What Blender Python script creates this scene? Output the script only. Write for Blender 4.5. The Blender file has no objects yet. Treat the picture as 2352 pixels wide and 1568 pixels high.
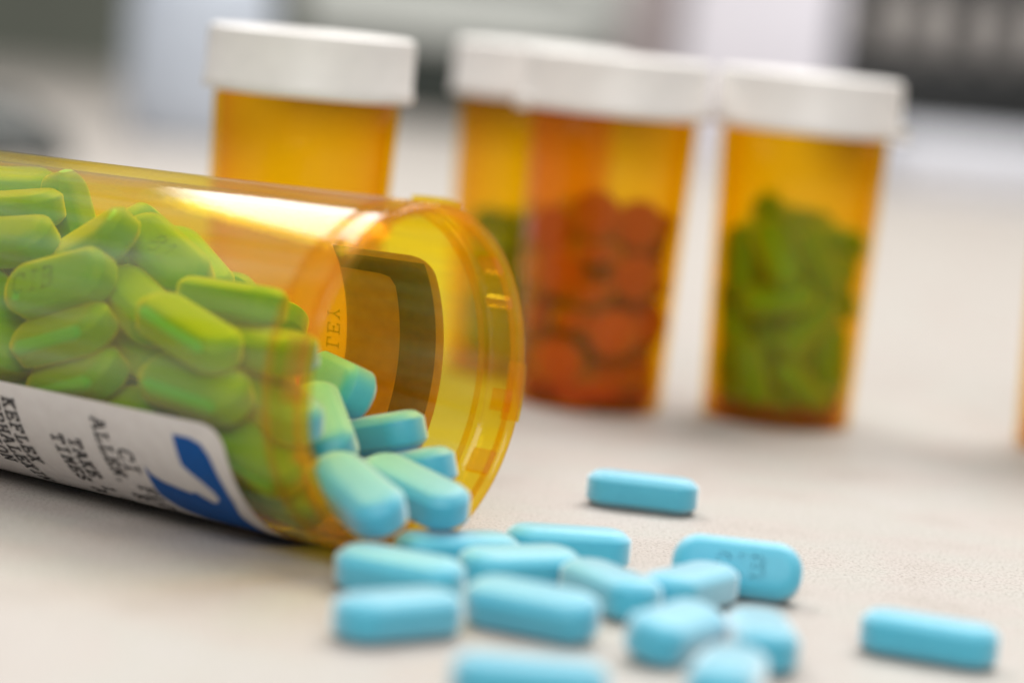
import bpy, bmesh, math, random
from mathutils import Matrix, Vector, Quaternion

scene = bpy.context.scene
MM = 0.001                      # everything below is measured in millimetres
R = math.radians

# ---------------------------------------------------------------- camera
cam_data = bpy.data.cameras.new('camera')
cam = bpy.data.objects.new('camera', cam_data)
scene.collection.objects.link(cam)
cam_data.lens = 100.0
cam_data.sensor_width = 36.0
cam_data.clip_start = 0.01
cam_data.clip_end = 20.0
CAM_PITCH = math.atan(784.0 * math.cos(R(5.5)) / 6533.0)
CAM_ROLL = R(5.5)
cam.matrix_world = (Matrix.Translation((0, 0, 0.074)) @ Matrix.Rotation(math.pi / 2 - CAM_PITCH, 4, 'X')
                    @ Matrix.Rotation(CAM_ROLL, 4, 'Z'))
cam_data.dof.use_dof = True
cam_data.dof.focus_distance = 0.400
cam_data.dof.aperture_fstop = 7.8
cam_data.dof.aperture_blades = 0
scene.camera = cam

# ---------------------------------------------------------------- world and lamps
world = bpy.data.worlds.new('World')
scene.world = world
world.use_nodes = True
world.node_tree.nodes['Background'].inputs[0].default_value = (0.96, 0.98, 1.0, 1)
world.node_tree.nodes['Background'].inputs[1].default_value = 0.20

def area_lamp(name, loc, target, sx, sy, power, col):
    ld = bpy.data.lights.new(name, 'AREA')
    ld.shape = 'RECTANGLE'; ld.size = sx; ld.size_y = sy; ld.energy = power; ld.color = col
    lo = bpy.data.objects.new(name, ld)
    scene.collection.objects.link(lo)
    lo.location = loc
    lo.rotation_euler = (Vector(target) - Vector(loc)).to_track_quat('-Z', 'Y').to_euler()
    return lo
area_lamp('ceiling_lamp', (0.40, 1.18, 1.10), (0.03, 0.46, 0), 0.80, 0.70, 16.5, (1.0, 0.975, 0.94))
area_lamp('overhead_fill_lamp', (-0.10, 0.50, 1.30), (0.0, 0.45, 0), 0.90, 0.70, 5.5, (1.0, 0.98, 0.95))  # added overhead fill, lightens the shadows between vial mouth and standing vials
area_lamp('front_fill_lamp', (0.05, -0.60, 0.85), (0.0, 0.45, 0), 0.80, 0.60, 8.8, (1.0, 0.98, 0.96))  # added fill from behind the camera, brightens lids and other front sides
window = area_lamp('window_lamp', (-0.394, 1.013, 0.828), (0, 0, 0), 0.70, 0.17, 5.5, (1.0, 0.99, 0.97))
window.rotation_euler = Matrix(((-0.3703, 0.8265, -0.4240), (-0.8251, -0.0830, 0.5588), (0.4267, 0.5568, 0.7127))).to_euler()

# ---------------------------------------------------------------- view and render settings
scene.view_settings.view_transform = 'Standard'
scene.view_settings.look = 'None'
scene.view_settings.exposure = 0.18
scene.view_settings.gamma = 1.0
scene.view_settings.use_curve_mapping = False
cy = scene.cycles
cy.max_bounces = 14; cy.diffuse_bounces = 5; cy.glossy_bounces = 5; cy.transmission_bounces = 6
cy.transparent_max_bounces = 40; cy.volume_bounces = 0
cy.caustics_reflective = False; cy.caustics_refractive = False
cy.sample_clamp_indirect = 4.0
try:
    cy.use_denoising = True
    cy.denoiser = 'OPENIMAGEDENOISE'
except Exception:
    pass

# ---------------------------------------------------------------- materials
def new_mat(name):
    m = bpy.data.materials.new(name); m.use_nodes = True
    nt = m.node_tree
    bsdf = nt.nodes['Principled BSDF']
    return m, nt, bsdf
def nd(nt, typ, **kw):
    n = nt.nodes.new(typ)
    for k, v in kw.items():
        if isinstance(k, str) and hasattr(n, k): setattr(n, k, v)
    return n
def coords(nt, scale):
    tc = nd(nt, 'ShaderNodeTexCoord'); mp = nd(nt, 'ShaderNodeMapping')
    mp.inputs['Scale'].default_value = scale
    nt.links.new(tc.outputs['Object'], mp.inputs['Vector'])
    return mp.outputs['Vector']
def noise(nt, vec, scale, detail=3.0, rough=0.55):
    n = nd(nt, 'ShaderNodeTexNoise')
    n.inputs['Scale'].default_value = scale; n.inputs['Detail'].default_value = detail
    n.inputs['Roughness'].default_value = rough
    nt.links.new(vec, n.inputs['Vector'])
    return n.outputs['Fac']
def ramp(nt, fac, stops):
    r = nd(nt, 'ShaderNodeValToRGB')
    el = r.color_ramp.elements
    while len(el) < len(stops): el.new(0.5)
    for e, (p, c) in zip(el, stops):
        e.position = p; e.color = (c[0], c[1], c[2], 1)
    nt.links.new(fac, r.inputs['Fac'])
    return r.outputs['Color']
def mixcol(nt, a, b, fac, mode='MIX'):
    m = nd(nt, 'ShaderNodeMix'); m.data_type = 'RGBA'; m.blend_type = mode
    ia, ib = m.inputs[6], m.inputs[7]
    for s, v in ((ia, a), (ib, b)):
        if hasattr(v, 'is_linked') or hasattr(v, 'links'): nt.links.new(v, s)
        else: s.default_value = (v[0], v[1], v[2], 1)
    if isinstance(fac, (int, float)): m.inputs[0].default_value = fac
    else: nt.links.new(fac, m.inputs[0])
    return m.outputs[2]
def bump(nt, bsdf, height, strength, dist):
    b = nd(nt, 'ShaderNodeBump'); b.inputs['Strength'].default_value = strength; b.inputs['Distance'].default_value = dist
    nt.links.new(height, b.inputs['Height']); nt.links.new(b.outputs['Normal'], bsdf.inputs['Normal'])

def simple(name, col, rough=0.5, var=0.12, scale=60.0, spec=0.5, bumps=0.0):
    m, nt, b = new_mat(name)
    v = coords(nt, (1, 1, 1))
    f = noise(nt, v, scale)
    lo = tuple(c * (1 - var) for c in col); hi = tuple(min(1, c * (1 + var)) for c in col)
    nt.links.new(ramp(nt, f, [(0.3, lo), (0.7, hi)]), b.inputs['Base Color'])
    b.inputs['Roughness'].default_value = rough
    b.inputs['Specular IOR Level'].default_value = spec
    if bumps: bump(nt, b, noise(nt, v, scale * 12), bumps, 0.0002)
    return m

def counter_material():
    m, nt, b = new_mat('counter_laminate')
    v = coords(nt, (1, 1, 1))
    big = ramp(nt, noise(nt, v, 45, 4), [(0.3, (0.395, 0.355, 0.32)), (0.46, (0.44, 0.40, 0.37)), (0.58, (0.43, 0.41, 0.375)), (0.72, (0.45, 0.42, 0.40))])
    fine = ramp(nt, noise(nt, coords(nt, (1.0, 0.6, 1)), 2200, 4, 0.65), [(0.36, (0.50, 0.44, 0.40)), (0.45, (0.92, 0.91, 0.90)), (0.60, (1.06, 1.06, 1.06))])
    speck = ramp(nt, noise(nt, v, 2100, 2), [(0.30, (0.40, 0.34, 0.30)), (0.38, (1, 1, 1))])
    c = mixcol(nt, big, fine, 0.75, 'MULTIPLY')
    c = mixcol(nt, c, speck, 0.8, 'MULTIPLY')
    nt.links.new(c, b.inputs['Base Color'])
    b.inputs['Roughness'].default_value = 0.5
    b.inputs['Specular IOR Level'].default_value = 0.4
    bump(nt, b, noise(nt, v, 3200, 3), 0.10, 0.0001)
    return m

def tablet_material(name, base, speckle, rough=0.5):
    m, nt, b = new_mat(name)
    v = coords(nt, (1, 1, 1))
    oi = nd(nt, 'ShaderNodeObjectInfo')
    hs = nd(nt, 'ShaderNodeHueSaturation')
    mr = nd(nt, 'ShaderNodeMapRange'); mr.inputs['To Min'].default_value = 0.90; mr.inputs['To Max'].default_value = 1.08
    nt.links.new(oi.outputs['Random'], mr.inputs['Value']); nt.links.new(mr.outputs['Result'], hs.inputs['Value'])
    c = ramp(nt, noise(nt, v, 700, 4), [(0.3, speckle), (0.6, base)])
    nt.links.new(c, hs.inputs['Color'])
    nt.links.new(hs.outputs['Color'], b.inputs['Base Color'])
    b.inputs['Roughness'].default_value = rough
    b.inputs['Specular IOR Level'].default_value = 0.6
    b.inputs['Sheen Weight'].default_value = 1.0
    b.inputs['Sheen Roughness'].default_value = 0.5
    b.inputs['Subsurface Weight'].default_value = 0.12
    b.inputs['Subsurface Radius'].default_value = (0.0012, 0.0016, 0.0018)
    b.inputs['Subsurface Scale'].default_value = 1.0
    bump(nt, b, noise(nt, v, 1800, 3), 0.25, 0.0001)
    return m

def amber_material(name, tint, haze=0.06, rough=0.045, tone=(1.0, 0.60, 0.003, 1), film=0.27):
    """thin clear amber plastic wall: Fresnel gloss on each face, and Beer-Lambert tint for the refracted path
    through half the wall at each face crossed"""
    m = bpy.data.materials.new(name); m.use_nodes = True
    nt = m.node_tree; nt.nodes.clear()
    def mth(op, a, b=None, c=None):
        n = nd(nt, 'ShaderNodeMath', operation=op)
        for i, v_ in enumerate((a, b, c)):
            if v_ is None: continue
            if isinstance(v_, (int, float)): n.inputs[i].default_value = v_
            else: nt.links.new(v_, n.inputs[i])
        return n.outputs[0]
    out = nd(nt, 'ShaderNodeOutputMaterial')
    g = nd(nt, 'ShaderNodeNewGeometry')
    dot = nd(nt, 'ShaderNodeVectorMath', operation='DOT_PRODUCT')
    nt.links.new(g.outputs['Normal'], dot.inputs[0]); nt.links.new(g.outputs['Incoming'], dot.inputs[1])
    cosi = mth('ABSOLUTE', dot.outputs['Value'])
    sin2 = mth('SUBTRACT', 1.0, mth('MULTIPLY', cosi, cosi))
    cost = mth('SQRT', mth('SUBTRACT', 1.0, mth('DIVIDE', sin2, 1.28)))
    power = mth('DIVIDE', 0.5, cost)
    cc = nd(nt, 'ShaderNodeCombineColor')
    for i in range(3): nt.links.new(mth('POWER', tint[i], power), cc.inputs[i])
    tr = nd(nt, 'ShaderNodeBsdfTransparent'); nt.links.new(cc.outputs[0], tr.inputs['Color'])
    gl = nd(nt, 'ShaderNodeBsdfGlossy'); gl.inputs['Roughness'].default_value = rough
    df = nd(nt, 'ShaderNodeBsdfDiffuse'); df.inputs['Color'].default_value = tone
    tl = nd(nt, 'ShaderNodeBsdfTranslucent'); tl.inputs['Color'].default_value = tone
    dm = nd(nt, 'ShaderNodeMixShader'); dm.inputs[0].default_value = 0.8
    nt.links.new(df.outputs[0], dm.inputs[1]); nt.links.new(tl.outputs[0], dm.inputs[2])
    hz = nd(nt, 'ShaderNodeMixShader'); hz.inputs[0].default_value = haze
    nt.links.new(tr.outputs[0], hz.inputs[1]); nt.links.new(dm.outputs[0], hz.inputs[2])
    sc_ = nd(nt, 'ShaderNodeBsdfDiffuse'); sc_.inputs['Color'].default_value = (0.62, 0.82, 0.88, 1)
    sm = nd(nt, 'ShaderNodeMixShader')
    stf = noise(nt, coords(nt, (1, 1, 0.10)), 260, 4)
    nt.links.new(mth('MULTIPLY', mth('MAXIMUM', mth('SUBTRACT', stf, 0.30), 0.0), film), sm.inputs[0])
    nt.links.new(hz.outputs[0], sm.inputs[1]); nt.links.new(sc_.outputs[0], sm.inputs[2])
    pw = mth('POWER', mth('SUBTRACT', 1.0, cosi), 5.0)
    mx = nd(nt, 'ShaderNodeMixShader')
    nt.links.new(mth('MULTIPLY_ADD', pw, 0.55, 0.02), mx.inputs[0])
    nt.links.new(sm.outputs[0], mx.inputs[1]); nt.links.new(gl.outputs[0], mx.inputs[2])
    nt.links.new(mx.outputs[0], out.inputs['Surface'])
    # moulding streaks along the wall, in the gloss only
    st = noise(nt, coords(nt, (1, 1, 0.06)), 420, 3)
    bp = nd(nt, 'ShaderNodeBump'); bp.inputs['Strength'].default_value = 0.25; bp.inputs['Distance'].default_value = 0.0001
    nt.links.new(st, bp.inputs['Height']); nt.links.new(bp.outputs['Normal'], gl.inputs['Normal'])
    return m

def paper_label_material(name='label_paper', lo=(0.78, 0.75, 0.73), hi=(0.84, 0.82, 0.80), through=0.16):
    m, nt, b = new_mat(name)
    v = coords(nt, (1, 1, 1))
    out = nt.nodes['Material Output']
    c = ramp(nt, noise(nt, v, 500, 3), [(0.3, lo), (0.7, hi)])
    nt.links.new(c, b.inputs['Base Color'])
    b.inputs['Roughness'].default_value = 0.45
    tl = nd(nt, 'ShaderNodeBsdfTranslucent'); nt.links.new(c, tl.inputs['Color'])
    mx = nd(nt, 'ShaderNodeMixShader'); mx.inputs[0].default_value = through
    nt.links.new(b.outputs[0], mx.inputs[1]); nt.links.new(tl.outputs[0], mx.inputs[2])
    nt.links.new(mx.outputs[0], out.inputs['Surface'])
    return m

MAT = dict(
    counter=counter_material(),
    blue=tablet_material('blue_tablet_coat', (0.06, 0.45, 0.61), (0.055, 0.425, 0.585)),
    green=tablet_material('green_tablet_coat', (0.10, 0.47, 0.34), (0.08, 0.40, 0.28)),
    red=tablet_material('red_tablet_coat', (0.42, 0.065, 0.03), (0.37, 0.055, 0.025), 0.6),
    amber=amber_material('amber_plastic', (0.985, 0.84, 0.085)),
    amber_neck=amber_material('amber_plastic_neck', (0.998, 0.80, 0.05), 0.08, film=0.10),
    amber_rim=amber_material('amber_plastic_lip', (1.0, 0.78, 0.08), 0.13, 0.10, (1.0, 0.58, 0.01, 1), 0.05),
    amber_base=amber_material('amber_plastic_base', (0.99, 0.50, 0.01), 0.15, 0.1, (1.0, 0.30, 0.005, 1), 0.0),
    amber_small=amber_material('amber_plastic_small', (0.998, 0.75, 0.010), haze=0.07, film=0.01),
    lid=simple('white_lid_plastic', (0.76, 0.73, 0.70), 0.42, 0.03, 300),
    paper=paper_label_material(),
    ink=simple('black_ink', (0.015, 0.014, 0.016), 0.6, 0.3, 3000),
    amber_lit_back=paper_label_material('amber_lit_label_back', (0.80, 0.42, 0.18), (0.92, 0.52, 0.24), 0.45),  # brown painted in for amber light reaching the label's inner side
    backband=simple('print_shown_through', (0.27, 0.13, 0.055), 0.7, 0.15, 700),
    faintink=simple('faint_grey_ink', (0.50, 0.30, 0.12), 0.6, 0.2, 3000),
    blueink=simple('blue_ink', (0.002, 0.085, 0.33), 0.5, 0.08, 900, 0.2),
    wall=simple('olive_wall_paint', (0.23, 0.24, 0.19), 0.8, 0.10, 6),
    jug=simple('bluish_white_plastic', (0.50, 0.55, 0.63), 0.4, 0.05, 40),
    dark=simple('charcoal_plastic', (0.045, 0.05, 0.047), 0.45, 0.2, 60),
    black=simple('black_plastic', (0.005, 0.006, 0.006), 0.5, 0.2, 60),
    greybox=simple('pale_grey_casing', (0.62, 0.65, 0.62), 0.5, 0.05, 30),
    greendark=simple('dark_green_casing', (0.018, 0.026, 0.020), 0.5, 0.1, 30),
    carton=simple('lavender_white_card', (0.72, 0.70, 0.76), 0.6, 0.03, 30),
    pink=simple('pinkish_grey_card', (0.42, 0.36, 0.36), 0.6, 0.05, 30),
    sheet=simple('white_paper', (0.74, 0.75, 0.80), 0.6, 0.03, 20),
    palebottle=simple('pale_bottle_plastic', (0.50, 0.46, 0.43), 0.4, 0.06, 40),
)

# ---------------------------------------------------------------- mesh helpers
def link_mesh(name, verts, faces, mat, parent=None, sharp=None, smooth=True):
    me = bpy.data.meshes.new(name)
    me.from_pydata([(x * MM, y * MM, z * MM) for x, y, z in verts], [], faces)
    me.update()
    bm = bmesh.new(); bm.from_mesh(me)
    bmesh.ops.recalc_face_normals(bm, faces=bm.faces[:]) if smooth != 'raw' else None
    bm.to_mesh(me); bm.free()
    for p in me.polygons: p.use_smooth = bool(smooth)
    if sharp: me.set_sharp_from_angle(angle=R(sharp))
    if mat: me.materials.append(mat)
    o = bpy.data.objects.new(name, me)
    scene.collection.objects.link(o)
    if parent: o.parent = parent
    return o

def lathe(profile, n=96, closed=True):
    """profile of (radius, z); a radius of 0 becomes one pole vertex"""
    vs, rings = [], []
    for r, z in profile:
        if r <= 1e-6:
            rings.append([len(vs)]); vs.append((0, 0, z))
        else:
            rings.append(list(range(len(vs), len(vs) + n)))
            vs += [(r * math.cos(2 * math.pi * i / n), r * math.sin(2 * math.pi * i / n), z) for i in range(n)]
    fs = []
    m = len(rings)
    for j in range(m if closed else m - 1):
        a, b = rings[j], rings[(j + 1) % m]
        if len(a) == 1 and len(b) == 1: continue
        for i in range(n):
            k = (i + 1) % n
            if len(a) == 1: fs.append((a[0], b[i], b[k]))
            elif len(b) == 1: fs.append((a[i], a[k], b[0]))
            else: fs.append((a[i], a[k], b[k], b[i]))
    return vs, fs

def box(x0, x1, y0, y1, z0, z1, bev=0.0):
    bm = bmesh.new()
    bmesh.ops.create_cube(bm, size=1)
    for v in bm.verts:
        v.co = Vector(((x0 + x1) / 2 + v.co.x * (x1 - x0), (y0 + y1) / 2 + v.co.y * (y1 - y0), (z0 + z1) / 2 + v.co.z * (z1 - z0)))
    if bev: bmesh.ops.bevel(bm, geom=bm.edges[:], offset=bev, segments=3, profile=0.5, affect='EDGES')
    bm.verts.index_update()
    vs = [tuple(v.co) for v in bm.verts]; fs = [[v.index for v in f.verts] for f in bm.faces]
    bm.free()
    return vs, fs

def join(*parts):
    vs, fs = [], []
    for v, f in parts:
        o = len(vs); vs += list(v); fs += [[i + o for i in q] for q in f]
    return vs, fs

def empty(name, matrix, label, cat, group=None):
    e = bpy.data.objects.new(name, None)
    scene.collection.objects.link(e)
    e.empty_display_size = 0.01
    e.matrix_world = matrix
    return tag(e, label, cat, group)
def tag(o, label, cat, group=None):
    o['label'] = label; o['category'] = cat
    if group: o['group'] = group
    return o
def at_mm(x, y, z=0, rz=0):
    return Matrix.Translation((x * MM, y * MM, z * MM)) @ Matrix.Rotation(R(rz), 4, 'Z')

# ---------------------------------------------------------------- setting
def subdivided_sheet(x0, x1, y0, y1, z):
    return [(x0, y0, z), (x1, y0, z), (x1, y1, z), (x0, y1, z)], [(0, 1, 2, 3)]
v, f = box(-1400, 1400, -250, 1900, -30, 0, 3)
counter = link_mesh('counter_top', v, f, MAT['counter'], sharp=30)
counter['kind'] = 'structure'; counter['label'] = 'pale speckled laminate counter top'
v, f = box(-2500, 2500, 2600, 2650, -900, 1500)
wall = link_mesh('wall', v, f, MAT['wall'], sharp=30)
wall['kind'] = 'structure'; wall['label'] = 'blurred olive grey wall behind the counter'

# ---------------------------------------------------------------- tablet meshes
def tablet_mesh(name, L, W, T, mat, corner=0.95, n=56):
    r = W / 2 * corner if L > W + 0.01 else W / 2
    half = [(0.0, 0.0), (0.0, T * .24), (0.04, T * .275), (0.15, T * .305), (0.90, T * .425), (1.10, T * .448), (1.40, T * .468), (1.95, T * .49), (2.5, T * .5)]
    prof = [(i, -z) for i, z in reversed(half[1:])] + [(i, z) for i, z in half[1:]]
    vs, fs = [], []
    for ins, z in prof:
        for i in range(n):
            a = 2 * math.pi * (i + .5) / n
            cx = (L / 2 - r) * (1 if math.cos(a) > 0 else -1); cyy = (W / 2 - r) * (1 if math.sin(a) > 0 else -1)
            vs.append((cx + (r - ins) * math.cos(a), cyy + (r - ins) * math.sin(a), z))
    m = len(prof)
    for j in range(m - 1):
        for i in range(n):
            k = (i + 1) % n
            fs.append((j * n + i, j * n + k, (j + 1) * n + k, (j + 1) * n + i))
    fs.append(list(range((m - 1) * n, m * n))); fs.append(list(reversed(range(n))))
    o = link_mesh(name, vs, fs, mat)
    me = o.data
    bpy.data.objects.remove(o)
    return me
CAPLET = tablet_mesh('blue_tablet', 17.0, 7.6, 5.4, MAT['blue'])
CAPLET_G = tablet_mesh('green_tablet', 14.2, 6.2, 4.8, MAT['green'])
ROUND = tablet_mesh('round_tablet', 9.2, 9.2, 4.2, MAT['red'])

def put_tablet(name, mesh, rec, label, group, base=(0, 0)):
    o = bpy.data.objects.new(name, mesh)
    scene.collection.objects.link(o)
    o.rotation_mode = 'QUATERNION'
    o.location = ((rec[0] + base[0]) * MM, (rec[1] + base[1]) * MM, rec[2] * MM)
    o.rotation_quaternion = rec[3:7]
    return tag(o, label, 'tablet', group)

# ---------------------------------------------------------------- slab-serif stroke letters (unit cell 0.7 x 1)
def S(*p): return list(p)
GLYPH = {
 'A': [S((.02,0),(.3,1),(.4,1),(.68,0)), S((.14,.36),(.56,.36)), S((-.04,0),(.16,0)), S((.54,0),(.74,0)), S((.16,1),(.36,1))],
 'B': [S((.1,0),(.1,1),(.45,1),(.6,.86),(.6,.66),(.45,.52),(.1,.52)), S((.45,.52),(.66,.38),(.66,.14),(.5,0),(.1,0)), S((0,0),(.2,0)), S((0,1),(.2,1))],
 'C': [S((.62,.8),(.5,.98),(.25,1),(.06,.8),(.03,.5),(.08,.18),(.28,0),(.5,.02),(.65,.18)), S((.62,.7),(.62,1))],
 'E': [S((.64,.76),(.64,1),(.0,1)), S((.12,1),(.12,0)), S((.0,0),(.66,0),(.66,.26)), S((.12,.52),(.46,.52)), S((.46,.4),(.46,.64))],
 'F': [S((.66,.74),(.66,1),(.0,1)), S((.14,1),(.14,0)), S((0,0),(.34,0)), S((.14,.52),(.48,.52)), S((.48,.4),(.48,.64))],
 'H': [S((.12,0),(.12,1)), S((.58,0),(.58,1)), S((.12,.52),(.58,.52)), S((0,0),(.24,0)), S((0,1),(.24,1)), S((.46,0),(.7,0)), S((.46,1),(.7,1))],
 'I': [S((.35,0),(.35,1)), S((.12,0),(.58,0)), S((.12,1),(.58,1))],
 'K': [S((.12,0),(.12,1)), S((.58,1),(.14,.45)), S((.28,.6),(.62,0)), S((0,0),(.26,0)), S((0,1),(.26,1)), S((.44,1),(.7,1)), S((.5,0),(.72,0))],
 'L': [S((.2,1),(.2,0)), S((.04,1),(.38,1)), S((.04,0),(.66,0),(.66,.3))],
 'M': [S((.1,0),(.1,1),(.35,.4),(.6,1),(.6,0)), S((0,0),(.22,0)), S((.48,0),(.7,0))],
 'N': [S((.12,0),(.12,1),(.58,0),(.58,1)), S((0,0),(.24,0)), S((.46,1),(.7,1))],
 'O': [S((.35,0),(.1,.15),(.03,.5),(.1,.85),(.35,1),(.6,.85),(.67,.5),(.6,.15),(.35,0))],
 'P': [S((.14,0),(.14,1),(.5,1),(.65,.86),(.65,.6),(.5,.46),(.14,.46)), S((0,0),(.36,0)), S((0,1),(.2,1))],
 'R': [S((.12,0),(.12,1),(.46,1),(.62,.86),(.62,.62),(.46,.5),(.12,.5)), S((.38,.5),(.6,0),(.72,0)), S((0,0),(.28,0)), S((0,1),(.2,1))],
 'S': [S((.6,.78),(.46,1),(.2,1),(.07,.84),(.1,.62),(.56,.42),(.64,.2),(.5,0),(.2,0),(.08,.2)), S((.6,.7),(.6,1)), S((.08,0),(.08,.28))],
 'T': [S((.03,.74),(.03,1),(.67,1),(.67,.74)), S((.35,1),(.35,0)), S((.18,0),(.52,0))],
 'U': [S((.12,1),(.12,.25),(.24,.02),(.46,.02),(.58,.25),(.58,1)), S((0,1),(.24,1)), S((.46,1),(.7,1))],
 'V': [S((.08,1),(.35,0),(.62,1)), S((0,1),(.22,1)), S((.48,1),(.7,1))],
 'X': [S((.1,1),(.62,0)), S((.6,1),(.08,0)), S((0,1),(.22,1)), S((.48,1),(.7,1)), S((0,0),(.22,0)), S((.48,0),(.7,0))],
 'Y': [S((.1,1),(.35,.5),(.6,1)), S((.35,.5),(.35,0)), S((.2,0),(.5,0)), S((0,1),(.2,1)), S((.5,1),(.7,1))],
 '1': [S((.16,.82),(.36,1),(.36,0)), S((.12,0),(.6,0))],
 '8': [S((.35,.54),(.12,.68),(.12,.88),(.35,1),(.58,.88),(.58,.68),(.35,.54),(.08,.38),(.08,.14),(.35,0),(.62,.14),(.62,.38),(.35,.54))],
 '5': [S((.58,1),(.16,1),(.12,.56),(.36,.64),(.6,.46),(.6,.16),(.36,0),(.1,.1))],
 '0': [S((.35,0),(.12,.2),(.12,.8),(.35,1),(.58,.8),(.58,.2),(.35,0))],
 ',': [S((.34,.08),(.26,-.16))], ' ': [],
}
def ribbons(text, height, advance, width):
    """flat quads (x along the line, y up) that draw the text"""
    quads, x0 = [], 0.0
    for ch in text:
        for line in GLYPH[ch]:
            pts = [(x0 + px * height, py * height) for px, py in line]
            for (ax, ay), (bx, by) in zip(pts, pts[1:]):
                dx, dy = bx - ax, by - ay
                ln = math.hypot(dx, dy) or 1
                ux, uy = dx / ln, dy / ln
                e = width * .35
                ax2, ay2, bx2, by2 = ax - ux * e, ay - uy * e, bx + ux * e, by + uy * e
                nx, ny = -uy * width / 2, ux * width / 2
                quads.append([(ax2 + nx, ay2 + ny), (bx2 + nx, by2 + ny), (bx2 - nx, by2 - ny), (ax2 - nx, ay2 - ny)])
        x0 += advance
    return quads

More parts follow.
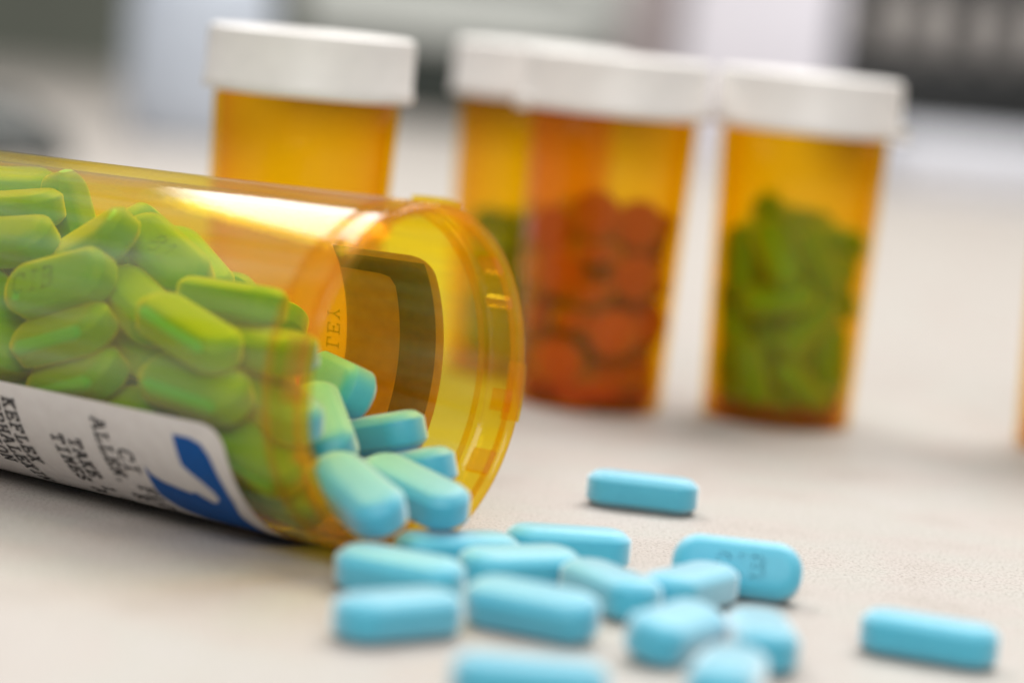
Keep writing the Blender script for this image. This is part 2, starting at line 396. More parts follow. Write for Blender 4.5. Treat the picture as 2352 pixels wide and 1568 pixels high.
# ---------------------------------------------------------------- measured layout
TABLETS = {
'P1':(21.72,423.5,2.63,0.998,0.,0.,-0.0628),
'P2':(32,364.34,3.65,-0.8354,-0.5454,0.0371,0.0569),
'P3':(53.59,337.58,2.59,0.9867,0.0004,-0.0001,-0.1624),
'P4':(25.46,353.87,2.61,-0.488,0.0016,-0.0028,0.8728),
'P5':(22.27,326.07,2.87,-0.5093,0.0626,-0.1048,0.8519),
'P6':(26.95,305.94,2.63,0.629,0.,0.,-0.7774),
'P7':(32.51,327.46,2.63,0.7223,0.,0.,-0.6916),
'P8':(5.4,330.97,2.88,0.9689,0.1189,-0.0264,-0.2154),
'P9':(15.1,348.17,2.62,0.8707,-0.,0.,-0.4917),
'P10':(3.71,355.14,2.73,-0.9597,-0.0522,-0.015,-0.2757),
'P11':(10.05,373.89,2.63,0.9965,0.,0.,0.0832),
'P12':(-4.53,362.21,2.63,0.9732,0.,0.,0.2298),
'P13':(-11.05,344.32,2.8,-0.9754,-0.0809,0.017,0.2045),
'P14':(-10.12,321.98,2.63,-0.9377,-0.0063,-0.0023,-0.3473),
'P15':(5.3,295.32,2.63,0.9999,0.,0.,0.0113),
'V1':(-75.23,406.49,40.25,-0.981,-0.1802,0.0499,0.0514),
'V2':(-71.65,397.17,38.1,0.9609,0.074,-0.1044,-0.2457),
'V3':(-71,390.14,34.3,0.912,0.3119,-0.1617,-0.2115),
'V4':(-63.2,401.07,35.99,0.8171,0.1038,0.5441,-0.1597),
'V5':(-58.23,385.57,35.24,-0.8705,-0.2611,0.3459,0.2333),
'V6':(-48.06,385.83,34.79,0.8269,0.3889,0.0425,-0.404),
'V7':(-61.13,379.99,30.54,0.8355,0.4712,-0.2586,-0.1143),
'V8':(-50.14,378.54,28.81,0.8661,0.1746,0.0874,-0.4601),
'V9':(-47.05,386.17,27.79,0.9268,0.3258,-0.0669,-0.1744),
'V10':(-37.43,374.24,31,0.9535,-0.0641,0.0082,-0.2943),
'V11':(-31.81,367.09,25.94,0.926,0.0724,-0.0454,-0.3677),
'V12':(-41.76,365.71,27.45,-0.9185,-0.1731,-0.0789,0.3467),
'V13':(-59.85,377.97,23.92,-0.9049,-0.2608,0.2416,0.234),
'V14':(-57.49,377.2,18.33,-0.8825,-0.2923,0.2478,0.2726),
'V15':(-47.99,378.09,22.04,-0.8719,-0.0386,-0.0331,0.487),
'V16':(-70.17,394.98,29.64,-0.9122,-0.3196,0.1949,0.1668),
'V17':(-70.29,386.27,23.67,0.8274,0.2486,0.3649,-0.347),
'V18':(-40.02,364.03,20.52,0.9005,0.3146,-0.0504,-0.2961),
'V19':(-32.52,362.46,13.28,0.8759,0.415,0.0711,-0.2357),
'V20':(-29.54,364.8,19.29,0.8771,0.1353,0.0744,-0.4548),
'V21':(-36.72,374.28,20.82,0.8448,0.222,0.4209,-0.2448),
'V22':(-49.94,373.45,15.02,0.8975,0.2534,-0.1919,-0.3058),
'V24':(-29.48,365.9,8.76,-0.8854,-0.4335,-0.0837,0.1455),
'V26':(-70.06,387.85,14.89,-0.8731,-0.4087,-0.0359,0.2633),
'M1':(-10.89,365.76,9.5,-0.9311,-0.138,-0.0493,0.3342),
'M2':(-17.81,357,9.94,-0.8592,-0.2445,-0.0122,0.4492),
'M3':(-17.83,381,13.84,-0.9457,0.0049,0.1464,0.2901),
'M4':(-13.31,376.95,10.06,-0.948,0.0016,0.1384,0.2866),
'M5':(-24.16,373.5,15.67,-0.7548,-0.2812,-0.0277,0.5919),
'M6':(-23.36,387.75,19.19,-0.7017,-0.4789,0.2873,0.4425),
'F0':(-70.43,423.79,21.08,0.025,0.7545,-0.6214,-0.2097),
'F1':(-37.03,402.51,23.99,0.3591,0.9022,-0.2316,0.0592),
'F2':(-42.98,405.99,15.5,0.3005,0.9382,-0.1631,0.0535),
'F3':(-33.59,384.35,7.3,0.0534,0.8978,0.4373,0.0017),
'F4':(-76.07,409.5,11.01,-0.1796,-0.1083,0.9362,0.2819),
'F5':(-40.22,390.5,14.79,0.9367,0.3033,0.1578,0.0755),
'F6':(-53.86,393.85,14.04,0.0977,-0.4976,-0.8377,0.2029),
'F7':(-55.75,400.77,26.83,0.0997,0.2786,0.4805,-0.8256),
'F8':(-61.82,402.92,15.4,-0.4349,0.3986,0.0618,0.8051),
'F9':(-39.02,395.24,6.72,-0.1099,0.9757,0.08,0.1717),
'F10':(-75.87,402.55,13.96,0.1121,0.9546,0.214,0.1744),
'F11':(-82.39,411.47,22.47,-0.0141,0.8217,0.183,0.5396),
'F12':(-65.75,391.99,8.3,-0.3654,0.2641,0.3257,-0.831),
'F13':(-74.03,396.31,9.4,-0.2786,0.8117,-0.3881,0.3359),
'F14':(-76.33,415.09,22.13,-0.8177,0.2172,0.2724,0.4582),
'F15':(-54.82,406.38,16.12,0.2132,0.7129,-0.6322,0.2159),
'F16':(-53.72,414.46,16.75,0.2657,0.9026,-0.3256,0.0939),
'F17':(-68.22,405.28,4.28,-0.0157,0.9852,-0.1707,-0.0036),
'F18':(-45.65,383.9,11.95,0.8312,-0.5475,-0.0301,0.0916),
'F19':(-68.39,418.69,12.7,-0.114,-0.0829,0.5109,-0.848),
'F20':(-63.33,411.68,6.31,0.899,0.3483,-0.1149,-0.2392),
'F21':(-72.85,419.21,27.03,0.9033,0.4128,0.0541,-0.1036),
'F22':(-77.45,415.28,8.92,-0.1851,0.8743,-0.1923,-0.4054),
'F23':(-71.8,392.61,22.74,0.8858,0.367,0.1715,0.2263),
'F24':(-54.31,416.02,27.45,-0.2559,0.2912,0.7888,0.4771),
'F25':(-34.82,397.56,18.54,0.6014,0.5192,0.5811,0.1764),
'F26':(-68.68,410.03,31.43,0.5303,-0.7,0.3844,-0.2846),
'F27':(-84.09,404.67,7.91,0.1857,-0.2006,-0.2277,-0.9346),
'F28':(-46.54,404.3,32.01,-0.4446,-0.1498,0.1504,-0.8702),
'F29':(-47.64,399.73,23.49,0.548,0.406,0.6414,0.3514),
'F30':(-63.94,413.88,20.99,0.6747,0.727,-0.0408,0.1209),
'F31':(-71.45,401.66,23.58,0.7452,-0.6487,-0.1447,0.0534),
'F32':(-41.55,387.27,21.31,-0.2928,0.6877,-0.657,0.098),
'F33':(-61.12,397.37,9.02,0.1092,0.39,0.8086,0.4268),
'F34':(-82.35,406.74,33.42,-0.2643,0.5773,0.6825,-0.3621),
'F35':(-31.23,374.39,7.41,0.4691,0.8568,0.1877,-0.1027),
'F36':(-54.15,387.89,21.09,-0.3163,-0.0832,0.4226,0.8453),
'F37':(-84.48,396.72,23.46,0.7713,0.6129,-0.0783,-0.1528),
'F38':(-58.34,408.64,26.03,0.2679,0.2381,-0.0487,0.9323),
'F39':(-88,404.69,26.19,0.7111,-0.1027,-0.6508,-0.2454),
'F40':(-54.54,403.82,7.02,-0.3809,-0.3403,0.2471,0.8234),
'F41':(-59.69,422.03,20.76,0.196,-0.2216,-0.6245,0.7228),
'F42':(-73.07,405.78,33.08,-0.4794,0.0456,0.023,-0.8761),
'F43':(-63.97,408.79,17.31,-0.3248,0.2286,-0.3582,-0.845),
'F44':(-68.12,419.57,33.38,0.8178,0.4835,-0.1097,-0.2922),
'F45':(-59.79,390.6,27.19,0.1091,0.828,0.5279,0.1542),
'F46':(-42.31,373.41,11.76,-0.4563,-0.6961,0.4417,0.3347),
'F47':(-47.82,397.1,11.76,-0.4227,-0.3211,-0.3358,-0.7782),
'F48':(-53.16,389.47,6.05,-0.0254,-0.483,0.8475,-0.2185),
'F49':(-58.96,389.59,14.77,0.31,-0.3889,-0.742,0.4495),
'F50':(-73.33,424.7,11.21,-0.8083,-0.0809,0.4375,-0.3856),
'F51':(-59.29,392.65,21.31,-0.0494,-0.3109,0.9434,0.1043),
'F52':(-73.46,407.46,21.34,0.539,0.7893,-0.125,0.2662),
'F53':(-35.85,381.55,15.69,0.6889,-0.4036,-0.5008,0.3343),
'F54':(-75.3,396.64,16.67,-0.9095,-0.3826,-0.0024,-0.1627),
'F55':(-45.51,409.04,27.5,0.6853,0.7196,-0.08,-0.0778),
'F56':(-56.14,405.35,35.09,0.0946,-0.4716,-0.7199,0.5004),
'F57':(-83.24,402.1,20.11,0.5031,-0.2123,0.8347,-0.0716),
}
POUR_BACK = [(-2,6.74,4.1,0.9897,-0.0001,-0.,0.1435),(2,-6.74,4.1,0.0003,-0.9897,-0.1435,0.),(2.68,0.88,5.2,0.8633,0.4838,0.0702,0.1252),(-0.89,-3.42,10.73,0.4168,0.0218,0.1473,-0.8967),(1.5,-4.29,15.91,0.1174,-0.5749,-0.8046,-0.0916),(-5.2,-6.39,17.24,0.8644,0.3201,-0.3413,-0.1838),(-6.63,-5.96,24.68,0.4882,-0.7554,0.1878,-0.3947),(-8.58,-0.25,8.53,0.6974,-0.2303,0.5878,-0.3393),(8.66,-3.48,14.57,0.7352,0.0217,0.6618,0.1451),(-5.1,1.83,21.19,0.2904,0.3363,0.8954,0.0275),(1.02,7.76,10.58,0.7065,0.7061,-0.0345,-0.0344),(-5.29,7.46,26.07,0.025,-0.3778,0.5966,-0.7077),(4.43,6.25,18.2,0.2985,-0.0992,-0.0338,0.9486),(4.17,7.83,28.05,0.3646,-0.0776,-0.8775,0.3016),(6.18,-2.63,26.78,0.0302,-0.4065,0.8183,0.4052),(-4.79,-0.18,29.48,0.0067,0.303,-0.9254,0.2277),(6.12,-6.17,31.23,0.4045,-0.8067,-0.4288,-0.0412)]
POUR_EDGE = [(1.78,4.56,4.1,0.9922,0.,0.,0.125),(7.35,1.25,8.39,0.7357,0.1451,0.2064,-0.6286),(-3,-3.1,6.95,0.8314,0.3256,-0.0856,0.4421),(8.06,0.21,14.88,0.3915,-0.5693,0.7185,-0.0803),(-0.91,-7.65,9.89,0.1386,0.1789,-0.3327,0.9155),(-3.7,6.57,10.04,0.2534,0.9227,0.1756,0.2316),(-3.84,0.24,14.65,0.1597,-0.9684,0.1774,-0.0721),(-0.21,5.07,18.84,0.2286,0.8725,-0.4282,0.0564),(8,-3.47,21.14,0.4375,-0.3279,0.7852,-0.2906),(-7.76,-0.67,19.38,0.6651,0.0182,-0.1607,0.729),(-1.49,-8.85,21.04,0.8257,-0.0252,0.5636,-0.0022),(3.41,-6.89,29.12,0.5125,0.4409,0.7282,-0.1123),(-1.7,4.67,24.75,0.7442,-0.1478,-0.0636,0.6483),(-7.89,3.38,27.18,0.7726,-0.3124,-0.369,0.4115),(0.51,2.49,30.6,0.7915,0.1044,0.1697,0.5778),(8.79,1.14,31.02,0.52,0.4057,0.4254,0.6197),(-6.5,-5.85,32.75,0.8089,0.4251,-0.1915,-0.3583)]
POUR_MID = [(-1.86,-11.38,36.48,0.0214,-0.0203,-0.6874,0.7257),(-7.08,-8.56,25.11,-0.0649,0.0604,0.6781,-0.7296),(6.44,-9.08,25.54,0.043,-0.04,0.6799,-0.7309),(3.27,-10.23,14.79,0.0184,-0.0168,0.6759,-0.7366),(-5.93,-8.66,8.19,-0.0587,0.0533,0.6698,-0.7382),(6.1,-9.72,35.24,0.0381,-0.036,0.6855,-0.7262),(-9.54,-6.22,32.69,-0.0866,0.0811,0.6791,-0.7244),(-1.06,-9.1,29.87,0.0241,-0.0024,-0.0989,0.9948),(-1.69,-8.96,22.74,0.0315,-0.0072,-0.2228,0.9743),(-3.61,-7.85,16.66,-0.0603,0.0027,0.0454,-0.9971),(4.61,-7.32,7.13,0.0516,-0.0135,0.2529,-0.966),(-2.18,-7.95,3.07,-0.0416,0.0052,0.1231,-0.9915),(8.62,-5.2,16.88,-0.0842,0.0535,-0.5333,0.84),(1.7,-8.05,4.08,-0.0134,0.0011,-0.0805,0.9967),(9.68,-2.72,5.98,0.1103,0.643,-0.2946,-0.6983),(-2.62,7.41,4.51,0.2114,-0.8633,-0.4442,-0.113),(6.2,4.65,3.5,0.,0.6344,0.773,-0.),(-7.74,-0.27,3.5,0.9975,0.0003,0.0001,-0.0701),(1.3,0.71,6.69,0.0709,-0.1176,-0.0685,0.9882),(7.88,5.25,10.1,0.3434,-0.8474,0.1883,-0.3586),(-7.59,2.05,8.14,0.1037,0.3323,0.9157,-0.2009),(-0.52,8.01,9.95,0.0327,-0.3217,0.9457,-0.0314),(7.95,-1.12,13.17,0.5215,-0.0531,-0.1841,0.8315),(-5.69,5.78,13.05,0.9312,0.0488,-0.1912,0.3066),(3.31,7.46,14.75,0.9571,-0.0108,-0.0903,-0.275),(-1.44,0.27,16.2,0.1013,-0.0003,-0.1706,0.9801),(-2.22,10.25,20.12,0.6453,0.6809,-0.1227,0.324),(5.15,6.53,19.39,0.051,-0.5427,0.835,-0.0753),(-10.07,0.61,16.19,0.7739,0.0582,-0.6124,-0.1502),(-3.1,3.01,20.95,0.102,0.8696,0.47,0.1118),(-8.01,-2.7,23.3,0.0806,-0.6072,0.788,-0.0629),(8.39,-1.29,23.27,0.9752,-0.2156,0.0307,0.0401),(-9.24,5.61,24.01,0.5589,0.0479,-0.7263,-0.3973),(4.84,7,23.59,0.9759,-0.0542,-0.0762,0.197),(-2.25,4.16,25.63,0.7717,0.054,-0.1552,-0.6144),(3.27,10.49,29.85,0.1381,-0.3758,-0.656,-0.6398),(-8.31,-2.28,27.53,0.8597,0.0508,-0.0886,-0.5005),(8.02,3.43,27.59,0.0351,-0.0679,0.1277,-0.9889),(-4.57,7.39,30.02,0.0675,-0.1348,-0.9874,-0.0479),(-1.81,9,35.15,0.2712,-0.8975,0.3403,0.0717),(-8.84,1.15,32.43,0.5214,0.1101,0.0955,-0.8408),(0.27,0.46,33.8,0.96,0.2169,-0.0445,-0.1717),(8.26,3.29,31.9,0.1095,-0.3245,-0.9347,-0.0946),(8.92,-0.5,35.9,0.2262,0.128,0.035,0.965)]
POUR_RIGHT = [(-6.13,-7.89,8.84,-0.5362,-0.2104,0.6521,-0.4929),(-9.78,-3.29,29.54,-0.6273,-0.3714,-0.5627,0.3899),(-3.71,-7.97,32.07,0.7483,0.3501,0.2718,-0.4935),(4.12,-9.15,31.14,0.2843,0.8185,0.2956,-0.4023),(-9.6,-0.77,19.85,0.641,0.3562,0.2971,-0.6115),(-2.56,-8.93,23.43,-0.8982,-0.4029,0.1521,0.0889),(3.2,-9.08,18.8,0.8334,0.3341,-0.3515,0.2651),(-8.75,0.2,13.35,-0.6813,-0.3124,0.324,-0.5773),(3.86,-8.23,7.28,-0.8775,-0.2744,-0.3884,-0.0617),(-8.51,-0.36,5.58,0.717,0.1192,0.1418,-0.672),(8.67,-5.04,13.01,-0.6038,-0.4409,-0.6324,0.2028),(-3.39,-3.45,13.59,-0.6561,-0.2706,0.6731,-0.2078),(-8.39,5.16,32.7,-0.8254,-0.1178,0.3145,-0.4539),(1.66,7.88,36.98,0.1534,-0.2589,-0.8728,0.3844),(-0.21,-0,27.93,-0.4362,0.8821,-0.0101,-0.1777),(6.7,0.41,34.7,0.0901,-0.0319,-0.7932,0.6015),(4.5,7,30.74,0.1922,-0.3834,-0.8855,0.1785),(2.41,6.65,22.27,-0.4486,-0.1723,0.8464,0.2297),(3.51,-1.9,12.06,-0.3049,-0.5008,0.8076,0.0634),(0.78,4.86,15.73,-0.3218,0.7515,0.4796,-0.3188),(0.18,9.45,8.21,0.8262,-0.0236,0.5628,-0.0083),(4.84,3.57,4.74,-0.4582,0.3707,-0.515,0.6224),(0.61,-4.39,31.95,0.4681,-0.4725,0.6226,0.4123),(8.21,-3.19,25.86,-0.2416,0.725,0.1361,0.6305),(7.28,6.38,14.21,-0.1813,0.5393,0.0249,-0.822),(-4.71,4.19,22.3,-0.5503,-0.0398,0.0534,-0.8323),(-2.61,9.27,27.43,-0.8609,0.4646,-0.0745,-0.1935),(-4.98,8.48,16.54,-0.0273,0.4167,-0.4935,-0.7629),(-3.14,3.98,36.07,-0.3195,0.8129,-0.1382,-0.467),(2.56,-1.71,19.64,-0.7867,-0.3698,-0.4747,-0.1378),(10.01,2.12,8.55,0.0023,0.6815,0.0921,-0.7259),(-1.25,-2.82,3.9,-0.8339,0.0103,-0.0074,0.5518),(-2.84,4.69,7.44,-0.4192,0.3978,-0.1132,-0.8082),(8.62,4.79,23.89,-0.4515,0.2604,0.663,-0.5373)]
EMBLEM_PRINT = [(23.04, -158.29), (20.16, -158.2), (18.32, -156.75), (17.29, -152.59), (16.97, -147.35), (16.66, -140.56), (16.65, -132.58), (17.46, -125.43), (17.0, -110.0), (24.0, -110.0), (27.5, -113.0), (29.8, -119.0), (31.2, -127.0), (30.95, -133.94), (30.49, -142.16), (29.96, -138.68), (28.41, -135.96), (26.07, -134.29), (23.99, -133.07), (23.13, -134.33), (21.77, -131.59), (20.82, -130.04), (19.85, -131.05), (19.13, -133.48), (19.4, -136.98), (20.65, -140.75), (22.02, -144.01), (22.98, -146.52), (23.05, -150.28), (23.06, -155.07)]
# ---------------------------------------------------------------- the tipped amber vial
VL, VR, TAPER = 92.0, 23.5, 0.012        # length, mouth radius, radius lost per mm towards the base
yaw, tilt = R(55), R(0.7)
AX = Vector((math.sin(yaw) * math.cos(tilt), -math.cos(yaw) * math.cos(tilt), math.sin(tilt)))
SX = Vector((math.cos(yaw), math.sin(yaw), 0))
UPV = AX.cross(SX)
if UPV.z < 0: UPV = -UPV
MOUTH = Vector((-11.1, 365.6, 23.72))
ORG = (MOUTH - AX * VL) * MM
VM = Matrix(((SX.x, UPV.x, AX.x, ORG.x), (SX.y, UPV.y, AX.y, ORG.y), (SX.z, UPV.z, AX.z, ORG.z), (0, 0, 0, 1)))
vial = empty('tipped_vial', VM, 'large open amber vial lying on its side, blue tablets spilling from its mouth', 'pill bottle')
def ro(l): return VR - TAPER * l
WALL = 1.25
prof = [(0, 0), (ro(VL) - 1.6, 0), (ro(VL) - 0.5, 0.4), (ro(VL), 1.6)]
prof += [(ro(l), VL - l) for l in (70, 45, 25, 16, 9, 7.2)]
prof += [(ro(l) - WALL - 0.25, VL - l) for l in (7.2, 9, 16, 25, 45, 70, 88)] + [(ro(90) - WALL - 1.4, 1.9), (0, 1.7)]
link_mesh('shell', *lathe(prof, 144), MAT['amber'], vial, sharp=25)
# thicker neck with its groove, between body and lip
neck = [(ro(l), VL - l) for l in (7.18, 6.8, 6.2)]
neck += [(ro(5.6) - 0.45, VL - 5.8), (ro(5) - 0.45, VL - 5.2), (ro(4.6) - 0.05, VL - 4.7), (ro(2), VL - 1.92), (ro(2) - 1.4, VL - 1.92)]
neck += [(ro(0) - 1.4, VL - 4.6), (ro(5) - 1.7, VL - 5.2)] + [(ro(l) - WALL - 0.25, VL - l) for l in (6, 6.6, 7.18)]
link_mesh('neck', *lathe(neck, 144), MAT['amber_neck'], vial, sharp=25)
rim = [(ro(0) - 1.4, VL - 1.88), (ro(0), VL - 1.88), (ro(0), VL - 0.7), (ro(0) - 0.25, VL - 0.2), (ro(0) - 0.7, VL), (ro(0) - 1.15, VL - 0.2), (ro(0) - 1.4, VL - 0.7)]
link_mesh('rim', *lathe(rim, 144), MAT['amber_rim'], vial, sharp=50)
def arc_block(th0, th1, r0, r1, l0, l1, steps=8):
    vs, fs = [], []
    for k in range(steps + 1):
        th = R(th0 + (th1 - th0) * k / steps)
        for r_, l_ in ((r0, l0), (r1, l0), (r1, l1), (r0, l1)):
            vs.append((r_ * math.cos(th), r_ * math.sin(th), VL - l_))
    for k in range(steps):
        for i in range(4):
            j = (i + 1) % 4
            fs.append((k * 4 + i, k * 4 + j, k * 4 + 4 + j, k * 4 + 4 + i))
    fs += [(0, 1, 2, 3), tuple(steps * 4 + i for i in (3, 2, 1, 0))]
    return vs, fs
RI = ro(0) - 1.42
for a0, a1 in ((74, 93), (164, 183), (254, 273), (-16, 3)):          # locking lugs outside the lip
    link_mesh('lug', *arc_block(a0, a1, ro(0) + 0.02, ro(0) + 0.75, 0.5, 3.2), MAT['amber_neck'], vial, sharp=40)
for a0, a1, l0, l1, h in ((40, 47, 0.6, 3.4, 0.8), (25, 29, 0.6, 4.4, 1.0), (-14, -6, 0.8, 3.8, 0.7), (-38, -29, 0.8, 4.2, 0.8), (112, 118, 0.6, 4.4, 0.9), (202, 206, 0.6, 4.4, 0.9)):
    link_mesh('inner_rib', *arc_block(a0, a1, RI - h, RI - 0.02, l0, l1, 4), MAT['amber_neck'], vial, sharp=40)

# paper label wrapped round the underside: from the far wall (38 deg) under the vial to the near wall (-164 deg)
def on_wall(th, l, off):
    r_ = ro(l) + off
    return (r_ * math.cos(R(th)), r_ * math.sin(R(th)), VL - l)
def strip_print(poly, off, name, mat, parent, step=0.35):
    """fill a (l, theta) outline with rows that follow the wall"""
    t0 = min(p[1] for p in poly); t1 = max(p[1] for p in poly)
    n = max(2, int((t1 - t0) / step))
    def cuts(t):
        xs = []
        for (l1, a1), (l2, a2) in zip(poly, poly[1:] + poly[:1]):
            if (a1 <= t) != (a2 <= t): xs.append(l1 + (t - a1) / (a2 - a1) * (l2 - l1))
        return sorted(xs)
    vs, fs = [], []
    for k in range(n):
        ta, tb = t0 + (t1 - t0) * k / n, t0 + (t1 - t0) * (k + 1) / n
        e = (tb - ta) * 0.002
        ca, cb = cuts(ta + e), cuts(tb - e)
        if len(ca) != len(cb): cb = ca
        for i in range(0, len(ca) - 1, 2):
            m = max(1, int((ca[i + 1] - ca[i]) / 6))
            for q in range(m):
                w0, w1 = q / m, (q + 1) / m
                b = len(vs)
                vs += [on_wall(ta, ca[i] + (ca[i + 1] - ca[i]) * w0, off), on_wall(ta, ca[i] + (ca[i + 1] - ca[i]) * w1, off),
                       on_wall(tb, cb[i] + (cb[i + 1] - cb[i]) * w1, off), on_wall(tb, cb[i] + (cb[i + 1] - cb[i]) * w0, off)]
                fs.append((b, b + 1, b + 2, b + 3))
    return link_mesh(name, vs, fs, mat, parent)
def rounded_rect(l0, l1, t0, t1, rad):
    ra = math.degrees(rad / VR); pts = []
    for cl, ct, a0 in ((l1 - rad, t1 - ra, 0), (l0 + rad, t1 - ra, 90), (l0 + rad, t0 + ra, 180), (l1 - rad, t0 + ra, 270)):
        for i in range(9):
            a = R(a0 + 90 * i / 8); pts.append((cl + rad * math.cos(a), ct + ra * math.sin(a)))
    return pts
outline = [(84, -164.2), (84, -78), (31.4, -78), (31.4, 38)]
outline += [pt for pt in rounded_rect(14.2, 84, -164.2, 38, 3.2)[9:27]]
label_part = strip_print(outline, 0.08, 'label', MAT['paper'], vial, 0.8)
strip_print(outline, 0.045, 'amber_lit_back', MAT['amber_lit_back'], label_part, 0.8)  # added sheet under the label, carries the painted amber light
label_part['label'] = 'white printed paper label with a blue emblem'
strip_print(EMBLEM_PRINT, 0.15, 'blue_emblem', MAT['blueink'], label_part, 0.15)
# blue border that runs on below and up the far side
border = [(15.6, -108.5), (15.6, 35), (31.2, 35), (31.2, 28.5), (24.5, 28.5), (22.6, 27.5), (21.9, 24), (21.9, -30), (21.6, -90), (21.4, -108.5)]
strip_print(border, 0.15, 'blue_border', MAT['blueink'], label_part)
strip_print(border, 0.02, 'band_show_through', MAT['backband'], label_part)
def wall_text(text, l_base, th0, h, adv, w, parent, ink='ink'):
    vs, fs = [], []
    for q in ribbons(text, h, adv, w):
        b = len(vs)
        for x, y in q:
            l = l_base - y
            vs.append(on_wall(th0 + math.degrees(x / ro(l)), l, 0.22))
        fs.append((b, b + 1, b + 2, b + 3))
    return link_mesh('lettering', vs, fs, MAT[ink], parent)
for text, lb, th0, h, adv in (('CI FLORES', 34.4, -147.5, 2.5, 2.35), ('ALLEN, R', 37.6, -158.0, 2.2, 2.05), ('TAKE 1 CAP', 43.4, -147.5, 2.1, 2.0),
                              ('TIMES A', 46.6, -148.0, 2.1, 2.0), ('KEFLEX', 54.3, -158.5, 2.1, 2.0), ('CEPHALEXIN 500', 57.4, -164.0 + 2.2, 2.1, 2.0),
                              ('CAUTION', 60.5, -160.0, 2.1, 2.0), ('REFILL', 64.5, -158.0, 2.1, 2.0)):
    wall_text(text, lb, th0, h, adv, 0.36, label_part)
wall_text('VALLEY', 35.0, -18.0, 2.1, 2.1, 0.18, vial, 'faintink')

# ---------------------------------------------------------------- tablets in and before the tipped vial
WHERE = {
 'P1': 'lone blue oblong tablet lying on the counter before the two front amber vials',
 'P2': 'blue oblong tablet standing on its long edge, imprinted face to the front',
 'P3': 'lone blue oblong tablet at the right, farthest from the spilled heap',
 'P4': 'blue tablet lying in front of the tablet that stands on its edge',
 'P5': 'blurred blue tablet pointing to the front, leftmost of three right of the heap',
 'P6': 'blurred blue tablet cut off by the bottom edge, right of the middle',
 'P7': 'blurred blue tablet end-on behind the one cut off at the bottom right',
 'P8': 'large blurred blue tablet lying aslant at the front of the heap',
 'P9': 'blue tablet end-on in the gap right of the large aslant front tablet',
 'P10': 'blue tablet lying crosswise just behind the large aslant front tablet',
 'P11': 'farthest blue tablet of the spilled heap, lying crosswise at the back',
 'P12': 'blue tablet lying on the counter just under the vial mouth',
 'P13': 'blue tablet touching the lower lip of the tipped vial at the left of the heap',
 'P14': 'blurred blue tablet, frontmost left one of the spilled heap',
 'P15': 'very blurred blue tablet cut off by the bottom edge below the heap',
 'M1': 'blue tablet sticking out farthest over the lip of the tipped vial',
 'M2': 'blue tablet sliding steeply out over the near lower lip of the vial',
 'M3': 'blue tablet lying level just inside the vial mouth, topmost in the opening',
 'M4': 'blue tablet lying level in the vial mouth under the topmost one',
 'M5': 'blue tablet standing upright just behind the near rim of the vial mouth',
 'M6': 'green-looking tablet leaning before the label inside the vial mouth',
 'V1': 'tablet at the very top left of the pile inside the tipped vial',
 'V2': 'tablet lying flat near the top left of the pile, under the topmost one',
 'V3': 'tablet at the left edge against the upper wall of the tipped vial',
 'V4': 'tablet standing steeply behind the upper left ones in the tipped vial',
 'V5': 'narrow edge-on tablet above the imprinted one, inside the tipped vial',
 'V6': 'broad tablet leaning at the crest of the pile with imprinted figures 81',
 'V7': 'large tablet pressed to the vial wall with imprinted letters CIB',
 'V8': 'tablet sloping down right behind the one with imprinted letters',
 'V9': 'tablet half hidden under the crest tablet with imprinted figures',
 'V10': 'tablet on the slope of the pile, upper one of the two bare edge-on tablets',
 'V11': 'long edge-on tablet on the slope of the pile nearest below the bare wall',
 'V12': 'steep tablet in the centre of the pile pressed to the vial wall',
 'V13': 'tablet against the vial wall right below the one with imprinted letters',
 'V14': 'tablet against the vial wall just above the upper edge of the paper label',
 'V15': 'end-on tablet between the steep centre tablet and those at the left',
 'V16': 'tablet glimpsed at the left behind the one with imprinted letters',
 'V17': 'upright tablet cut off by the left edge of the picture in the vial',
 'V18': 'long tablet lying along the wall above the middle of the label',
 'V19': 'large tablet pressed to the lower wall just right of the label corner',
 'V20': 'tablet sloping towards the rim below the long edge-on tablet',
 'V21': 'tablet under the steep centre tablet, half hidden inside the vial',
 'V22': 'tablet touching the upper label edge at the left centre',
 'V24': 'tablet pressed to the lower wall nearest the rim of the vial',
 'V26': 'tablet at the left edge right above the label text',
}
def imprint(tab, text, h, x0, y0):
    """raised-edge imprint: low ridges on the upper face"""
    vs, fs = [], []
    adv = h * 0.86
    wd = adv * len(text) - 0.16 * h
    for q in ribbons(text, h, adv, 0.34):
        b = len(vs)
        for x, y in q: vs.append((x - wd / 2 + x0, y - h / 2 + y0, 2.66))
        for x, y in q: vs.append((x - wd / 2 + x0, y - h / 2 + y0, 2.745))
        fs += [(b + 4, b + 5, b + 6, b + 7)] + [(b + i, b + (i + 1) % 4, b + 4 + (i + 1) % 4, b + 4 + i) for i in range(4)]
    return link_mesh('imprint', vs, fs, MAT['blue'], tab, sharp=30)
for key, rec in TABLETS.items():
    if key[0] == 'P': t = put_tablet('blue_tablet', CAPLET, rec, WHERE[key], 'blue tablets spilled on the counter')
    elif key[0] == 'M': t = put_tablet('blue_tablet', CAPLET, rec, WHERE[key], 'blue tablets in the mouth of the tipped vial')
    elif key[0] == 'V': t = put_tablet('blue_tablet', CAPLET, rec, WHERE[key], 'blue tablets seen through the tipped vial')
    else: t = put_tablet('blue_tablet', CAPLET, rec, 'blue tablet buried deep in the pile inside the tipped vial', 'blue tablets buried in the tipped vial')
    if key == 'V7': imprint(t, 'CIB', 2.8, -2.6, 0)
    if key == 'V6': imprint(t, '81', 2.8, 0.5, 0)
    if key == 'P2': imprint(t, 'CIB', 2.6, 0.5, 0)

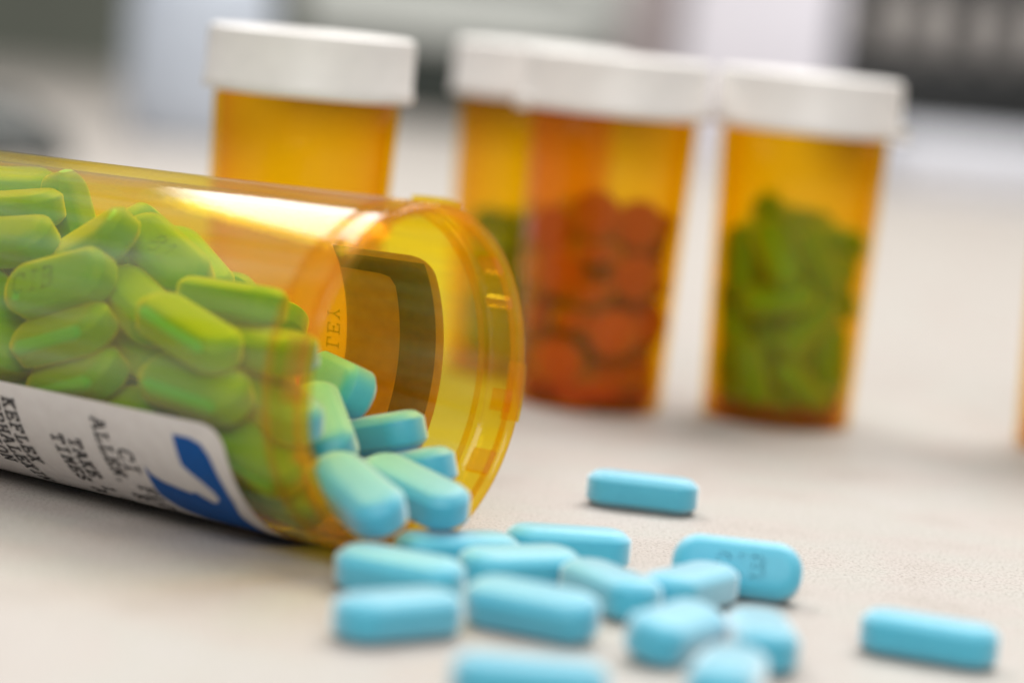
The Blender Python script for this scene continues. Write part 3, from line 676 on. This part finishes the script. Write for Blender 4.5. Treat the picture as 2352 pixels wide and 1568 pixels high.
# ---------------------------------------------------------------- standing amber vials with white lids
BH = 56.0
def bo(z): return 14.1 + (15.75 - 14.1) * z / 55.0
bprof = [(0, 0.6), (bo(0) - 2.2, 0.6), (bo(0) - 1.6, 0), (bo(0) - 0.5, 0), (bo(0), 0.8)]
bprof += [(bo(z), z) for z in (15, 30, 45, 53.5)] + [(bo(55) - 0.3, 54.4), (bo(55) - 0.3, 62.0), (bo(55) - 1.4, 62.0)]
bprof += [(bo(z) - 1.2, z) for z in (53, 45, 30, 15, 2.6)] + [(bo(0) - 2.2, 1.6), (0, 1.5)]
lprof = [(0, 64.9), (14.6, 64.9), (15.4, 65.4), (16.5, 65.5), (17.2, 65.1), (17.45, 64.2), (17.5, 57.0), (17.75, 56.6), (17.8, 55.4), (17.5, 54.9), (16.35, 54.9), (16.2, 55.6), (16.2, 63.2), (0, 63.2)]
def standing_vial(x, y, rz, label, proto=None):
    root = empty('standing_vial', at_mm(x, y, 0.05, rz), label, 'pill bottle', 'standing amber vials with white lids')
    if proto is None:
        link_mesh('shell', *lathe(bprof, 112), MAT['amber_small'], root, sharp=50)
        link_mesh('base_ring', *lathe([(bo(0) - 2.3, 1.75), (bo(0) - 1.3, 1.75), (bo(3) - 1.3, 4.2), (bo(3) - 2.0, 4.2)], 96), MAT['amber_base'], root, sharp=40)
        lid = link_mesh('lid', *lathe(lprof, 112), MAT['lid'], root, sharp=35)
        link_mesh('tab', *box(17.6, 19.2, -2.6, 2.6, 54.4, 57.2, 0.5), MAT['lid'], lid, sharp=40)
    else:
        for ch in proto.children:
            c_ = ch.copy(); scene.collection.objects.link(c_); c_.parent = root
            for g in ch.children:
                d_ = g.copy(); scene.collection.objects.link(d_); d_.parent = c_
    return root
SPOT = {'left': (-38.2, 480), 'mid': (15.0, 533), 'right': (51.2, 536), 'back': (0.8, 568), 'edge': (110.9, 533)}
p0 = standing_vial(*SPOT['left'], 140, 'white-lidded amber vial standing behind the tipped vial, clear of the others')
standing_vial(*SPOT['mid'], 200, 'white-lidded amber vial holding round red tablets', p0)
standing_vial(*SPOT['right'], -20, 'white-lidded amber vial half full of green oblong tablets, next to the red ones', p0)
standing_vial(*SPOT['back'], 60, 'white-lidded amber vial standing behind the one with red tablets', p0)
standing_vial(*SPOT['edge'], 90, 'amber vial cut off by the right edge of the picture', p0)
for rec in POUR_MID: put_tablet('round_tablet', ROUND, rec, 'round red tablet inside the middle standing vial', 'red tablets in the middle vial', SPOT['mid'])
for rec in POUR_RIGHT: put_tablet('green_tablet', CAPLET_G, rec, 'green oblong tablet inside the right standing vial', 'green tablets in the right vial', SPOT['right'])
for rec in POUR_BACK: put_tablet('green_tablet', CAPLET_G, rec, 'green oblong tablet inside the rearmost standing vial', 'green tablets in the rear vial', SPOT['back'])
for rec in POUR_EDGE: put_tablet('green_tablet', CAPLET_G, rec, 'tablet inside the vial at the right edge', 'tablets in the vial at the right edge', SPOT['edge'])

# ---------------------------------------------------------------- blurred things farther back on the counter
jug = empty('plastic_jug', at_mm(-146, 1230), 'blurred bluish white plastic jug behind the left standing vial', 'jug')
link_mesh('body', *lathe([(0, 0), (27, 0), (30, 3), (31, 20), (31, 62), (27, 76), (16, 88), (12, 92), (12, 104), (0, 104)], 48), MAT['jug'], jug, sharp=50)
link_mesh('cap', *lathe([(0, 100), (14.5, 100), (14.5, 115), (13, 117), (0, 117)], 48), MAT['jug'], jug, sharp=50)

mouse = empty('computer_mouse', at_mm(-214, 1010, 0, 15), 'blurred dark grey computer mouse on the counter at the left edge', 'computer mouse')
def mouse_shape():
    vs, fs = [], []
    n, m = 32, 8
    for j in range(m + 1):
        a = (math.pi / 2) * j / m
        for i in range(n):
            t = 2 * math.pi * i / n
            ct, st = math.cos(t), math.sin(t)
            x = 52 * abs(ct) ** .8 * (1 if ct > 0 else -1) * math.cos(a) ** .6
            y = 32 * abs(st) ** .8 * (1 if st > 0 else -1) * math.cos(a) ** .6
            vs.append((x, y, 1.5 + 24 * math.sin(a) * (1 - 0.15 * (x / 52))))
    for j in range(m):
        for i in range(n):
            k = (i + 1) % n
            fs.append((j * n + i, j * n + k, (j + 1) * n + k, (j + 1) * n + i))
    fs.append(list(reversed(range(n)))); fs.append(list(range(m * n, (m + 1) * n)))
    return vs, fs
link_mesh('body', *mouse_shape(), MAT['dark'], mouse, sharp=60)
link_mesh('wheel', *lathe([(0, -2.5), (4, -2.5), (5, -1.5), (5, 1.5), (4, 2.5), (0, 2.5)], 24), MAT['black'], mouse, sharp=50)
mouse.children[-1].matrix_local = Matrix.Translation((0.03, 0, 0.0185)) @ Matrix.Rotation(math.pi / 2, 4, 'X')

pr = empty('label_printer', at_mm(-20, 1700), 'blurred pale grey printer with a dark base behind the lids', 'printer')
link_mesh('base', *box(-112, 92, -60, 100, 0, 44, 4), MAT['greendark'], pr, sharp=30)
link_mesh('housing', *box(-118, 82, -70, 105, 44.3, 150, 8), MAT['greybox'], pr, sharp=30)
link_mesh('paper_slot', *box(-70, 40, -71.5, -69.5, 84, 90, 0.5), MAT['greendark'], pr, sharp=30)
link_mesh('button', *box(55, 66, -73, -69.5, 60, 66, 1), MAT['greendark'], pr, sharp=30)

cb = empty('white_carton', at_mm(113, 1500), 'blurred lavender white carton standing behind the right lids', 'box')
link_mesh('body', *box(-38, 41, 0, 55, 0, 150, 1.5), MAT['carton'], cb, sharp=30)
link_mesh('flap', *box(-37, 40, 0.5, 54.5, 150.2, 151.2, 0.2), MAT['carton'], cb, sharp=30)
pb = empty('pinkish_carton', at_mm(60, 1560), 'blurred narrow pinkish grey carton left of the lavender white one', 'box')
link_mesh('body', *box(-14, 12, 0, 50, 0, 135, 1.5), MAT['pink'], pb, sharp=30)
link_mesh('flap', *box(-13.5, 11.5, 0.5, 49.5, 135.2, 136.2, 0.2), MAT['pink'], pb, sharp=30)

rk = empty('bottle_rack', at_mm(262, 1700), 'blurred black rack holding a row of pale bottles, top right', 'rack')
link_mesh('base', *box(-95, 120, 0, 90, 0, 64, 3), MAT['black'], rk, sharp=30)
link_mesh('back_panel', *box(-92, 120, 86, 92, 64.2, 175, 1.5), MAT['black'], rk, sharp=30)
for i, (bx_, bh, br) in enumerate(((-62, 40, 8), (-36, 44, 10), (-10, 38, 8), (18, 42, 9), (46, 40, 9), (74, 42, 9))):
    b_ = empty('pale_bottle', at_mm(262 + bx_, 1735, 64.2), 'blurred pale bottle on the black rack, %s from the left' % ('first', 'second', 'third', 'fourth', 'fifth', 'sixth')[i], 'bottle', 'pale bottles on the rack')
    link_mesh('body', *lathe([(0, 0), (br - 1, 0), (br, 1), (br, bh * .72), (br * .6, bh * .82), (br * .6, bh * .84), (0, bh * .84)], 32), MAT['palebottle'], b_, sharp=45)
    link_mesh('cap', *lathe([(0, bh * .845), (br * .75, bh * .845), (br * .75, bh * .98), (br * .7, bh), (0, bh)], 32), MAT['dark'], b_, sharp=45)
ps = empty('paper_stack', at_mm(275, 1390), 'blurred white stack of paper in front of the black rack', 'paper')
random.seed(3)
for k in range(6):
    dx, dy = random.uniform(-3, 3), random.uniform(-2, 2)
    link_mesh('sheet_bundle', *box(-92 + dx, 120 + dx, dy, 210 + dy, k * 4.0, k * 4.0 + 3.9, 0.4), MAT['sheet'], ps, sharp=30)
